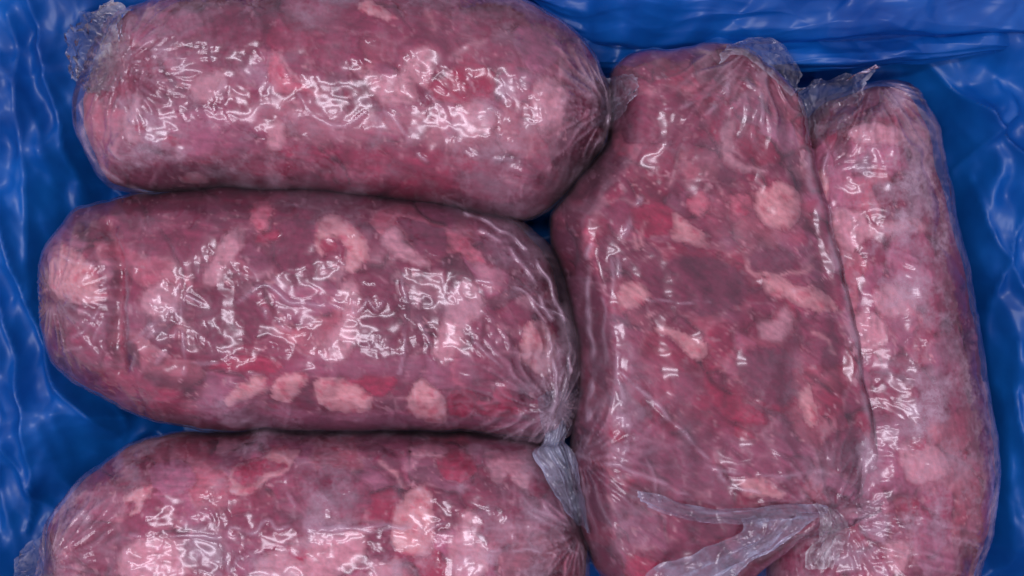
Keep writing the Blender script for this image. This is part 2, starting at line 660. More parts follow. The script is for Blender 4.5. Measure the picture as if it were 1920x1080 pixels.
    if fo is None:
        o = np.array(spec['outline'], float)
        c = o.mean(0)
        dv = o - c
        fo = (c + dv * (1 + 4.0 / np.linalg.norm(dv, axis=1, keepdims=True))).tolist()
    x, y, nu, nv, foc = coons(fo, fcor, spec.get('fstep', 2.8))
    zf, _, df = base_height(x, y, foc, z0 - 4, H * spec.get('filmH', 0.93), R * 1.05, spec.get('p', 2.2))
    zm, im, dm = base_height(x, y, oc, z0, H, R, spec.get('p', 2.2))
    zm = zm + tilt_of(spec, x, y, ox, oy) * smooth(0, 60, dm)
    zf = zf + tilt_of(spec, x, y, ox, oy) * smooth(0, 60, dm)
    px, py = pix(x, y, np.maximum(zf, np.where(im > 0, zm, -999)))
    lump = fbm(px / 150, py / 150, sd, 3) * spec.get('lump', 12) * smooth(0, 60, dm)
    zz = np.where(im > 0, np.maximum(zm + lump * smooth(0, 14, dm) + 1.0, zf), zf)
    env = smooth(0, 10, df)
    h = 0.0
    haze = spec.get('haze', 0.35) * np.ones(px.shape)
    haze = haze * (0.35 + 1.1 * smooth(-0.5, 0.8, fbm(px / 110, py / 110, sd + 31, 4)))
    wr = spec.get('wr', 0.75) * (0.06 + 1.0 * smooth(-0.1, 0.7, fbm(px / 80, py / 80, sd + 33, 3)))
    # creases across the film
    dirx = math.radians(spec.get('wdir', 60))
    a = px * math.cos(dirx) + py * math.sin(dirx)
    b = -px * math.sin(dirx) + py * math.cos(dirx)
    wa = a + 30 * noise(px / 60, py / 60, sd + 41)
    wb = b + 30 * noise(px / 60, py / 60, sd + 42)
    rg = ridged(wa / 120, wb / 34, sd + 43, 3, 3.0)
    msk = smooth(-0.15, 0.5, fbm(px / 90, py / 90, sd + 44, 2))
    rk = spec.get('ridge', 1.0)
    line = 0.15 * rg * msk * spec.get('ridge', 1.0)
    h = h + 2.1 * rk * rg * (0.08 + 0.92 * msk)
    rg2 = ridged((px + 14 * noise(px / 30, py / 30, sd + 45)) / 46, (py + 14 * noise(px / 30, py / 30, sd + 46)) / 46, sd + 47, 2, 3.5)
    h = h + 0.6 * rk * rg2 * (0.3 + 0.7 * (1 - msk)) + rk * 0.55 * np.maximum(crumple(px, py, sd + 60, 12, 18, 80) + 1.0, 0)
    for (pts, w_, hh, hz) in spec.get('creases_glints', []):
        q = seg_dist(px + 7 * noise(px / 45, py / 45, sd + 51), py + 7 * noise(px / 45, py / 45, sd + 52), spline(pts, 6))
        g = np.exp(-(q / (w_ * 0.8)) ** 2) * smooth(-0.45, 0.25, noise(px / 38, py / 38, sd + 53))
        h = h + hh * 0.75 * g
        line = line + 1.4 * hz * g  # whitens doubled film at creases, and paints some glints into the film colour
    for (gx_, gy_, rad, amp, na) in spec.get('gathers', []):
        r = np.hypot(px - gx_, py - gy_)
        an = np.arctan2(py - gy_, px - gx_)
        wv = noise(an * na / 3.0 + 7, r / 90, sd + 55)
        w = np.exp(-(r / rad) ** 2) * smooth(2, 30, r)
        rd = (1 - np.clip(np.abs(wv) * 2.6, 0, 1)) ** 2
        h = h + amp * rd * w
        line = line + 0.6 * w * rd
        haze = haze + 0.15 * w
    for (sx, sy, rx, ry, an, st) in spec.get('frost', []):
        t = math.radians(an)
        a = ((px - sx) * math.cos(t) + (py - sy) * math.sin(t)) / rx
        b = (-(px - sx) * math.sin(t) + (py - sy) * math.cos(t)) / ry
        haze = haze + st * np.exp(-(a * a + b * b) * 1.2)
    zz = zz + h * env
    for (pts, w_, dep) in spec.get('grooves', []):
        q = seg_dist(px, py, spline(pts, 6))
        zz = zz - 0.9 * dep * np.exp(-(q / w_) ** 2) * env
    co = world_co(x, y, zz)
    F = orient(grid_faces(nu, nv), co)
    # film goes on round below the rim
    film = make_mesh('plastic_film', co, F, film_material('clear_film', 0.03, turn=spec.get('wdir', 60), stretch=spec.get('stretch', 0.45)), root, None, {'haze': np.clip(haze, 0.02, 1.2), 'wrinkle': wr, 'line': np.clip(line, 0, 1)})
    for t in spec.get('tails', []):
        sheet(t, root, sd)
    return root


def tri(v):
    return np.abs((v % 2.0) - 1.0)


def crumple(px, py, seed, n=16, lo=36, hi=230):
    rs = np.random.RandomState(seed)
    cr = 0
    for k in range(n):
        t = rs.uniform(0, math.pi)
        L = rs.uniform(lo, hi)
        u = (px * math.cos(t) + py * math.sin(t)) / L + rs.uniform(0, 2) + 0.35 * noise(px / 300, py / 300, 20 + k)
        cr = cr + (tri(u) - 0.5) * L * 0.045 * smooth(-0.1, 0.3, noise(px / 190, py / 190, 40 + k))
    return cr


def sheet(t, root, sd):
    """loose film lofted through rows of (pixel x, pixel y, height)"""
    rows = []
    for r_ in t['rows']:
        q = []
        for a, b, c in r_:
            zc = c
            if t.get('rel'):
                zc = 60.0
                for _ in range(6):
                    zc = 0.5 * zc + 0.5 * (float(surf(*at(a, b, zc))) + c)
            q.append((*at(a, b, zc), zc))
        rows.append(spline(q, 10))
    nu = t.get('nu', 70)
    nv = t.get('nv', 70)
    R = np.array([resample(r, np.linspace(0, 1, nv)) for r in rows])     # m,nv,3
    G = np.zeros((nu, nv, 3))
    n = 12
    for j in range(nv):
        G[:, j] = resample(spline(R[:, j], n), np.linspace(0, 1, nu))
    U, V = np.meshgrid(np.linspace(0, 1, nu), np.linspace(0, 1, nv), indexing='ij')
    k = t.get('pleats', 5)
    amp = t.get('amp', 8)
    amp = amp * 0.75
    h = amp * (ridged(V * k + 0.4 * noise(U * 2, V * 3, sd + 71), U * t.get('along', 1.0), sd + 72, 2, 1.6) - 0.7)
    h = h + amp * 0.5 * noise(U * 4, V * 5, sd + 73) + amp * 0.5 * (ridged(U * 3 + V * 2, V * 4 - U * 2, sd + 79, 1, 1.5) - .6)
    edge = 0.35 + 0.65 * smooth(0, .12, V) * smooth(0, .12, 1 - V)
    # ragged free edges
    jx = t.get('ragged', 5) * (1.3 * noise(U * 3.5, V * 3, sd + 77) + noise(U * 9, V * 8, sd + 74))
    jy = t.get('ragged', 5) * (1.3 * noise(U * 3.5, V * 3, sd + 78) + noise(U * 9, V * 8, sd + 75))
    x = G[..., 0] + jx
    y = G[..., 1] + jy
    z = G[..., 2] + h * edge
    if t.get('mat') is not None:
        z = z + 5.0 * crumple(x, y, sd, 12, 30, 160)
    if t.get('mat') is None:
        z = np.maximum(z, surf(x, y) + 3 + 0.35 * np.maximum(h, 0))
    hz = t.get('haze', 0.6) * (0.45 + 0.8 * smooth(-.3, .7, fbm(U * 3, V * 6, sd + 76, 3)))
    hem = np.exp(-(np.minimum(np.minimum(V, 1 - V), np.minimum(U, 1 - U)) / 0.02) ** 2)
    rdg = np.clip(h / amp + 0.45, 0, 1) ** 3
    hz = hz + t.get('hem', 0.35) * hem
    fd = smooth(0, .45, U) if t.get('fade') else 1.0
    hz = hz * fd
    co = world_co(x, y, z)
    F = orient(grid_faces(nu, nv), co)
    ob = make_mesh(t.get('name', 'film_tail'), co, F, t.get('mat', {'milk': MILK, 'white': WHITE}.get(t.get('m'), TAIL)), root, None,
                   {'haze': np.clip(hz, 0, 1.5), 'wrinkle': np.full(hz.shape, t.get('wr', 1.0)), 'line': (0.22 * hem + 0.40 * rdg) * fd})
    if 'label' in t:
        ob['label'] = t['label']
    return ob


FLOOR = -190.0
SURF = []


def surf(x, y):
    x, y = np.asarray(x, float), np.asarray(y, float)
    r = np.full(x.shape, -400.0)
    for (oc, z0, H, R, tl, cx, cy, p) in SURF:
        z, i, d = base_height(x, y, oc, z0, H, R, p)
        z = z + tilt_of({'tilt': tl}, x, y, cx, cy) * smooth(0, 60, d)
        r = np.where(i > 0, np.maximum(r, z + 11 * smooth(0, 25, d)), r)
    return r



def liner():
    root = thing('box_liner', (0, 0, (FLOOR - 12) * S),
                 'crumpled shiny blue plastic liner behind and around all the meat packs', 'plastic liner')
    xs = np.arange(-330, 2260, 4.2)
    ys = np.arange(-330, 1420, 4.2)
    x, y = np.meshgrid(xs, ys, indexing='ij')
    basin = spline([(250, 40), (180, 230), (130, 430), (130, 610), (250, 800), (150, 900), (80, 1060), (80, 1420),
                    (1900, 1420), (1880, 1000), (1860, 740), (1810, 480), (1780, 300), (1730, 170), (1600, 120),
                    (1400, 90), (1150, 90), (1000, 0), (600, -70), (330, -50)], 6, True)
    s = -sdf(x, y, basin)
    s = np.where(s > 0, s, 0) + 0
    wall = 250 * (1 - np.exp(-s / 210))
    z = FLOOR + 2 + wall
    px, py = pix(x, y, z)
    amp = smooth(0, 90, s)
    # long folds following the wall plus flat crumpled facets
    n1 = noise(px / 260, py / 260, 3) * 60
    left = 1 - smooth(150, 420, px)
    right = smooth(1650, 1760, px)
    top = (1 - smooth(60, 200, py)) * (1 - left)
    fl = ridged((px + 0.30 * -py + n1) / 120, (py + n1) / 600, 5, 2, 1.2)
    fr = ridged((px - 0.25 * py + n1) / 120, (py * 1.0 + n1) / 480, 8, 2, 1.2)
    ft = ridged((px + n1) / 520, (py + 0.12 * px + n1 * 0.6) / 90, 11, 2, 1.2)
    h = 10 * (fl * left + fr * right + ft * top)
    cr = crumple(px, py, 5)
    h = h + cr * 5.5
    # placed folds: (points, width, height)
    folds = [([(60, -20), (95, 130), (150, 330), (190, 430)], 14, 22),
             ([(20, 30), (45, 200), (60, 420), (70, 560)], 16, 20),
             ([(0, 380), (60, 560), (110, 700), (200, 800), (250, 850)], 16, 30),
             ([(0, 560), (40, 700), (60, 900), (40, 1000)], 13, 20),
             ([(150, 690), (230, 780), (215, 850), (150, 920)], 10, 20),
             ([(0, 830), (60, 930), (100, 960)], 12, 18),
             ([(1700, 90), (1800, 190), (1880, 260), (1930, 320)], 12, 26),
             ([(1780, 330), (1850, 260), (1905, 215)], 8, 16),
             ([(1930, 370), (1870, 520), (1850, 640), (1880, 820), (1890, 1080)], 16, 26),
             ([(1820, 330), (1850, 440), (1930, 560)], 12, 18),
             ([(1900, 640), (1890, 760), (1925, 900)], 12, 20)]
    for pts, w_, hh in folds:
        q = seg_dist(px, py, spline(pts, 6))
        h = h + hh * 1.2 * np.exp(-np.abs(q / w_) ** 1.05)
    z = z + h * amp + (1 - amp) * (34 * ridged(x / 120, y / 120, 77, 1, 1.0) - 44)
    co = world_co(x, y, z)
    make_mesh('liner_wall', co, orient(grid_faces(len(xs), len(ys)), co), LINER, root)
    # folds of the liner hanging in over the top edge
    def drape(rows, k, amp_, sd_):
        o = sheet({'rows': rows, 'nu': 120, 'nv': 260, 'pleats': k, 'amp': amp_, 'ragged': 3, 'name': 'liner_fold', 'mat': LINER}, root, sd_)
        return o
    drape([[(930, -60, 40), (1150, -70, 60), (1500, -90, 70), (1980, -120, 80)],
           [(960, -20, 30), (1150, 0, 62), (1500, -30, 76), (1990, -40, 84)],
           [(1010, 10, 5), (1150, 40, 30), (1500, 25, 50), (1990, 5, 60)],
           [(1060, 60, -30), (1180, 84, 0), (1500, 66, 22), (1990, 52, 44)],
           [(1075, 78, -70), (1190, 92, -50), (1500, 80, -25), (1990, 62, 5)]], 1.4, 10, 101)
    drape([[(1040, 60, -60), (1300, 60, -30), (1600, 50, -5), (1990, 30, 10)],
           [(1060, 100, -50), (1300, 90, -12), (1600, 90, 20), (1990, 60, 24)],
           [(1070, 130, -70), (1300, 112, -30), (1530, 122, 8), (1700, 112, 12), (1990, 72, 12)],
           [(1080, 150, -110), (1300, 124, -80), (1530, 132, -40), (1700, 120, -40), (1990, 84, -30)]], 1.4, 9, 102)
    return root


def box():
    o = thing('cardboard_box', (0, 0, (FLOOR - 70) * S), 'brown cardboard box holding the blue liner and the meat packs', 'box')
    def slab(nm, x0, x1, y0, y1, z0, z1):
        c = [(x, y, z) for z in (z0, z1) for y in (y0, y1) for x in (x0, x1)]
        co = np.array([[(a - 960) * S, (540 - b) * S, c_ * S] for a, b, c_ in c])
        F = np.array([[0, 1, 3, 2], [4, 6, 7, 5], [0, 4, 5, 1], [2, 3, 7, 6], [0, 2, 6, 4], [1, 5, 7, 3]])
        make_mesh(nm, co, F, CARD, o)
    z0 = FLOOR - 70
    slab('box_bottom', -345, 2275, -345, 1435, z0 - 12, z0)
    slab('box_side', -360, -345, -345, 1435, z0, 60)
    slab('box_side', 2275, 2290, -345, 1435, z0, 60)
    slab('box_side', -360, 2290, -360, -345, z0, 60)
    slab('box_side', -360, 2290, 1435, 1450, z0, 60)
    f = 4000
    co = np.array([[-f * S, -f * S, (z0 - 14) * S], [f * S, -f * S, (z0 - 14) * S], [f * S, f * S, (z0 - 14) * S], [-f * S, f * S, (z0 - 14) * S]])
    g = make_mesh('floor', co, np.array([[0, 1, 2, 3]]), CARD)
    g['kind'] = 'structure'


box()
liner()

# ------------------------------------------------------------------ the five packs
A = dict(seed=11, z0=10, H=150, R=185, label='top left frozen meat pack with a crumpled frosty film bunch on its left end',
         outline=[(262, 20), (420, -14), (640, -22), (860, -16), (1010, 22), (1095, 92), (1140, 185), (1130, 270), (1070, 350), (985, 412), (850, 392), (660, 372),
                  (460, 356), (300, 358), (225, 345), (178, 270), (170, 180), (205, 80)],
         corners=[0, 5, 8, 14], grain=10, cell=104, haze=0.45, wdir=75,
         mix=(0.45, 0.25, 0.16, 0.08, 0.06),
         pieces=[('pale', [(690, 130), (720, 142), (745, 135), (772, 100), (798, 84), (813, 100), (808, 140), (798, 168), (775, 188), (745, 198), (712, 190), (692, 165)]),
                 ('pink', [(502, 135), (508, 105), (518, 98), (532, 125), (550, 148), (585, 160), (602, 178), (570, 174), (535, 172), (508, 168)]),
                 ('fat', [(668, 6), (695, 0), (722, 18), (745, 36), (718, 32), (690, 24)]),
                 ('pale', [(225, 232), (248, 188), (264, 182), (254, 240), (264, 264), (240, 264)]),
                 ('fat', [(335, 330), (368, 322), (392, 334), (386, 346), (350, 346)]),
                 ('pale', [(358, 150), (408, 130), (420, 165), (390, 192), (358, 182)]),
                 ('pale', [(500, 228), (530, 234), (528, 276), (504, 282)]),
                 ('pale', [(858, 195), (900, 188), (935, 210), (920, 245), (880, 262), (850, 240)]),
                 ('pale', [(1000, 160), (1030, 140), (1062, 170), (1058, 230), (1020, 250), (1000, 210)]),
                 ('dark', [(778, 156), (802, 166), (808, 190), (784, 192)]),
                 ('red', [(300, 115), (322, 112), (330, 128), (312, 132)]),
                 ('red', [(250, 232), (268, 230), (270, 248), (254, 250)]),
                 ('red', [(303, 258), (325, 256), (328, 272), (310, 275)]),
                 ('mauve', [(960, 60), (1000, 45), (1050, 80), (1040, 120), (990, 130)]),
                 ('dark', [(380, 40), (460, 20), (480, 90), (430, 130), (385, 100)]),
                 ('meat', [(590, 70), (660, 60), (680, 110), (640, 140), (590, 120)])],
         lines=[('pale', [(845, 108), (870, 85), (908, 74)], 5, .8), ('pale', [(1050, 80), (1055, 130), (1045, 190)], 4, .6),
                ('pale', [(520, 100), (560, 150), (600, 178)], 4, .9), ('fat', [(800, 20), (812, 50)], 6, .5),
                ('crev', [(600, 275), (640, 310), (655, 345)], 3, .7), ('crev', [(330, 105), (345, 160)], 3, .4),
                ('pale', [(940, 330), (1020, 360), (1060, 330)], 5, .4)],
         blobs=[(700, 320, 330, 50, 3, 'red', .55), (960, 350, 120, 55, 0, 'meat', .7), (880, 235, 190, 50, 5, 'pale', .5),
                (380, 240, 170, 50, 5, 'mauve', .6), (600, 230, 150, 45, 5, 'pale', .4), (700, 60, 300, 60, 0, 'meat', .5),
                (190, 250, 40, 120, 20, 'pink', .35), (330, 40, 130, 30, 0, 'mauve', .6)],
         creases_glints=[([(395, 190), (420, 150), (410, 210)], 4, 4, .3), ([(720, 210), (750, 230), (770, 270), (800, 305)], 4, 6, .5),
                  ([(560, 180), (600, 230), (640, 240), (690, 210)], 4, 5, .4), ([(870, 140), (900, 185), (940, 215)], 3, 5, .4),
                  ([(845, 260), (880, 290), (930, 300), (965, 300)], 3, 5, .3), ([(800, 170), (840, 220), (870, 270), (900, 290)], 3, 4, .3),
                  ([(150, 200), (165, 280), (230, 345), (300, 360)], 5, 4, .5), ([(185, 240), (215, 290), (290, 315)], 4, 5, .4)],
         gathers=[(225, 120, 130, 9, 17), (1145, 200, 110, 8, 15)],
         frost=[(380, 260, 200, 60, 5, .5), (600, 230, 120, 60, 0, .35), (900, 230, 160, 60, 5, .45), (1120, 190, 40, 90, 0, .6), (460, 0, 260, 30, 0, .4)],
         film_outline=[(258, 14), (420, -20), (640, -28), (860, -22), (1012, 16), (1100, 88), (1150, 185), (1138, 272), (1074, 354), (985, 417), (850, 396), (660, 376),
                       (460, 361), (300, 366), (215, 352), (160, 280), (148, 190), (190, 72)],
         tails=[dict(rows=[[(262, 60, 70), (275, 110, 80), (250, 165, 70), (200, 190, 40)],
                           [(235, 40, 80), (225, 95, 100), (205, 140, 80), (170, 180, 40)],
                           [(250, 25, 70), (190, 50, 95), (160, 110, 70), (150, 165, 20)],
                           [(215, 8, 50), (165, 25, 60), (135, 80, 40), (140, 150, 10)],
                           [(205, -5, 30), (150, 30, 30), (122, 80, 15), (132, 140, 0)]],
                     pleats=13, along=0.35, amp=26, haze=1.0, ragged=9, m='white', fade=1, label='crumpled frosty bunch of film'),
                dict(rows=[[(1118, 150, 40), (1125, 195, 50), (1110, 250, 40)],
                           [(1140, 148, 35), (1150, 192, 45), (1135, 240, 35)],
                           [(1160, 158, 25), (1170, 190, 30), (1158, 222, 22)],
                           [(1180, 168, 10), (1182, 190, 12), (1172, 205, 8)]],
                     pleats=6, amp=9, haze=.8, fade=1, ragged=4, nu=40, nv=50)])

B = dict(seed=22, z0=0, H=150, R=190, label='frozen meat pack between two others, row of bright fat cubes along its lower edge',
         outline=[(180, 385), (330, 358), (600, 352), (800, 378), (930, 405), (1010, 460), (1050, 560), (1062, 680), (1020, 808), (850, 806), (600, 804), (350, 798), (190, 735),
                  (112, 680), (84, 590), (88, 490), (125, 425)],
         corners=[0, 5, 8, 12], grain=5, cell=98, haze=0.17, wdir=70, mix=(0.38, 0.38, 0.12, 0.06, 0.06),
         pieces=[('fat', [(90, 470), (112, 455), (150, 475), (178, 508), (180, 540), (200, 548), (190, 562), (150, 570), (110, 562), (90, 530)]),
                 ('pale', [(435, 430), (456, 432), (452, 462), (428, 500), (405, 532), (380, 536), (377, 515), (398, 480), (414, 450)]),
                 ('fat', [(590, 412), (622, 404), (660, 420), (688, 458), (682, 490), (664, 512), (645, 500), (650, 470), (632, 450), (604, 480), (590, 450)]),
                 ('red', [(604, 448), (626, 446), (628, 468), (608, 470)]),
                 ('pale', [(722, 430), (746, 424), (766, 458), (802, 484), (806, 496), (770, 496), (736, 474), (714, 455)]),
                 ('pink', [(834, 434), (868, 438), (896, 474), (910, 492), (880, 486), (850, 470), (830, 450)]),
                 ('dark', [(505, 432), (580, 410), (592, 520), (540, 528), (508, 490)]),
                 ('dark', [(748, 408), (830, 432), (832, 478), (795, 480), (768, 452)]),
                 ('red', [(478, 440), (518, 432), (515, 450), (486, 456)]),
                 ('pink', [(470, 385), (505, 378), (500, 425), (478, 432)]),
                 ('pale', [(845, 550), (870, 520), (900, 540), (906, 580), (880, 612), (860, 652), (832, 682), (808, 655), (830, 600)]),
                 ('pale', [(640, 540), (668, 530), (676, 600), (664, 650), (622, 682), (602, 650), (640, 592)]),
                 ('fat', [(985, 612), (1010, 600), (1038, 620), (1046, 668), (1028, 708), (1000, 695), (972, 662)]),
                 ('red', [(390, 690), (420, 675), (468, 664), (510, 674), (528, 688), (500, 700), (440, 696)]),
                 ('fat', [(422, 745), (450, 722), (480, 704), (498, 714), (492, 738), (455, 752), (424, 762)]),
                 ('fat', [(518, 716), (545, 698), (576, 704), (572, 726), (548, 744), (536, 758), (508, 746)]),
                 ('fat', [(590, 716), (640, 710), (680, 728), (698, 750), (690, 772), (640, 774), (604, 766), (590, 742)]),
                 ('red', [(648, 712), (740, 706), (728, 736), (702, 742), (680, 724)]),
                 ('fat', [(764, 742), (788, 714), (815, 728), (838, 764), (834, 792), (800, 792), (770, 776)]),
                 ('red', [(836, 745), (852, 734), (876, 728), (890, 744), (886, 776), (852, 782), (840, 766)]),
                 ('red', [(894, 748), (920, 754), (930, 724), (950, 730), (972, 770), (960, 782), (920, 782), (897, 772)]),
                 ('pale', [(260, 560), (300, 530), (335, 545), (330, 580), (290, 600)]),
                 ('dark', [(370, 560), (470, 560), (500, 620), (430, 650), (370, 640)]),
                 ('dark', [(670, 600), (740, 590), (740, 660), (690, 670)]),
                 ('meat', [(150, 600), (200, 590), (195, 670), (150, 680), (120, 640)])],
         lines=[('red', [(205, 430), (222, 500), (218, 600), (222, 680)], 12, .6), ('crev', [(300, 430), (330, 490), (345, 540)], 3, .7),
                ('crev', [(508, 460), (520, 500), (560, 520)], 2.5, .6), ('crev', [(760, 560), (765, 600)], 4, .7),
                ('pale', [(150, 410), (200, 440), (215, 470)], 5, .4), ('red', [(300, 375), (400, 380), (540, 365)], 6, .5),
                ('pink', [(860, 650), (850, 700), (870, 730)], 6, .5)],
         blobs=[(640, 790, 350, 22, 0, 'mauve', .75), (420, 760, 60, 35, 0, 'mauve', .8), (250, 730, 120, 30, 20, 'red', .6), (950, 440, 110, 50, 30, 'mauve', .5),
                (700, 690, 200, 30, 0, 'mauve', .5), (330, 440, 120, 50, 0, 'meat', .6), (920, 700, 90, 40, 0, 'meat', .6)],
         grooves=[([(205, 430), (222, 500), (220, 600), (224, 690)], 17, 17)],
         creases_glints=[([(335, 520), (328, 580), (345, 640), (342, 700)], 4, 5, .4), ([(350, 525), (340, 600), (352, 660)], 3, 4, .3),
                  ([(350, 560), (400, 572), (450, 568), (480, 540), (505, 535), (540, 565), (600, 572), (640, 575)], 4, 6, .5),  # zigzag highlight along the crest, painted in as a whitened ridge
                  ([(498, 578), (504, 610), (508, 650)], 3, 6, .5), ([(502, 578), (530, 610), (550, 622)], 3, 5, .4),
                  ([(640, 575), (660, 558), (668, 590), (690, 560), (705, 585), (725, 555)], 3, 6, .4),  # rest of the zigzag highlight, whitened into the film as well
                  ([(752, 500), (760, 560), (758, 640), (752, 700)], 3, 6, .5), ([(830, 492), (833, 556)], 2.6, 5, .6), ([(765, 580), (790, 600), (812, 650)], 3, 5, .3),
                  ([(905, 580), (940, 620), (965, 665)], 3, 6, .3), ([(890, 640), (920, 670), (965, 712)], 3, 6, .4), ([(905, 635), (950, 680)], 3, 5, .3),
                  ([(240, 640), (290, 610), (330, 560)], 4, 6, .4), ([(245, 690), (270, 640), (310, 610)], 4, 6, .4), ([(285, 690), (310, 660), (330, 620)], 5, 6, .5),
                  ([(130, 640), (170, 610), (200, 550)], 4, 6, .4), ([(120, 480), (160, 500), (180, 495)], 4, 6, .4), ([(125, 660), (165, 650), (195, 600)], 4, 6, .4),
                  ([(215, 440), (235, 520), (236, 620), (226, 690)], 4, 5, .3),
                  ([(350, 680), (400, 682), (440, 670)], 3, 5, .5), ([(430, 695), (470, 702), (515, 695)], 3, 4, .3),
                  ([(870, 400), (940, 430), (1000, 480), (1040, 550), (1062, 620), (1068, 700)], 4, 9, .8), ([(900, 430), (960, 470), (1010, 540), (1040, 600)], 5, 8, .6),
                  ([(870, 520), (950, 535), (1020, 570), (1075, 610)], 3, 8, .6), ([(1000, 560), (1030, 620), (1045, 720), (1035, 800)], 4, 7, .5)],
         gathers=[(1045, 770, 150, 9, 16), (100, 560, 120, 6, 14)],
         frost=[(960, 470, 60, 140, -35, .4), (420, 765, 60, 45, 0, .6), (700, 795, 320, 16, 0, .5), (1040, 700, 40, 130, 0, .7), (930, 560, 110, 80, 20, .3), (600, 738, 190, 34, 0, -.6), (860, 755, 110, 30, 0, -.6)],
         film_outline=[(176, 380), (330, 354), (600, 348), (800, 373), (940, 398), (1030, 455), (1075, 560), (1098, 690), (1052, 826), (850, 811), (600, 808), (350, 803), (184, 740),
                       (107, 684), (80, 590), (83, 487), (120, 421)],
         tails=[dict(rows=[[(1006, 740, 50), (1030, 730, 60), (1060, 735, 50), (1085, 745, 30)],
                           [(1010, 775, 55), (1035, 770, 75), (1060, 772, 65), (1078, 780, 40)],
                           [(1018, 808, 60), (1035, 805, 85), (1052, 805, 85), (1064, 810, 55)],
                           [(1016, 832, 70), (1030, 830, 90), (1045, 830, 90), (1060, 832, 65)],
                           [(996, 850, 90), (1020, 845, 105), (1050, 842, 105), (1078, 850, 75)],
                           [(1018, 885, 95), (1040, 880, 110), (1062, 880, 105), (1085, 905, 70)],
                           [(1045, 930, 90), (1062, 925, 100), (1078, 925, 95), (1092, 935, 70)],
                           [(1082, 985, 60), (1090, 985, 65), (1096, 985, 60), (1100, 985, 50)]],
                     pleats=5, amp=9, haze=.75, ragged=3, nu=110, nv=50, m='milk', label='twisted film tail with a flared end')])

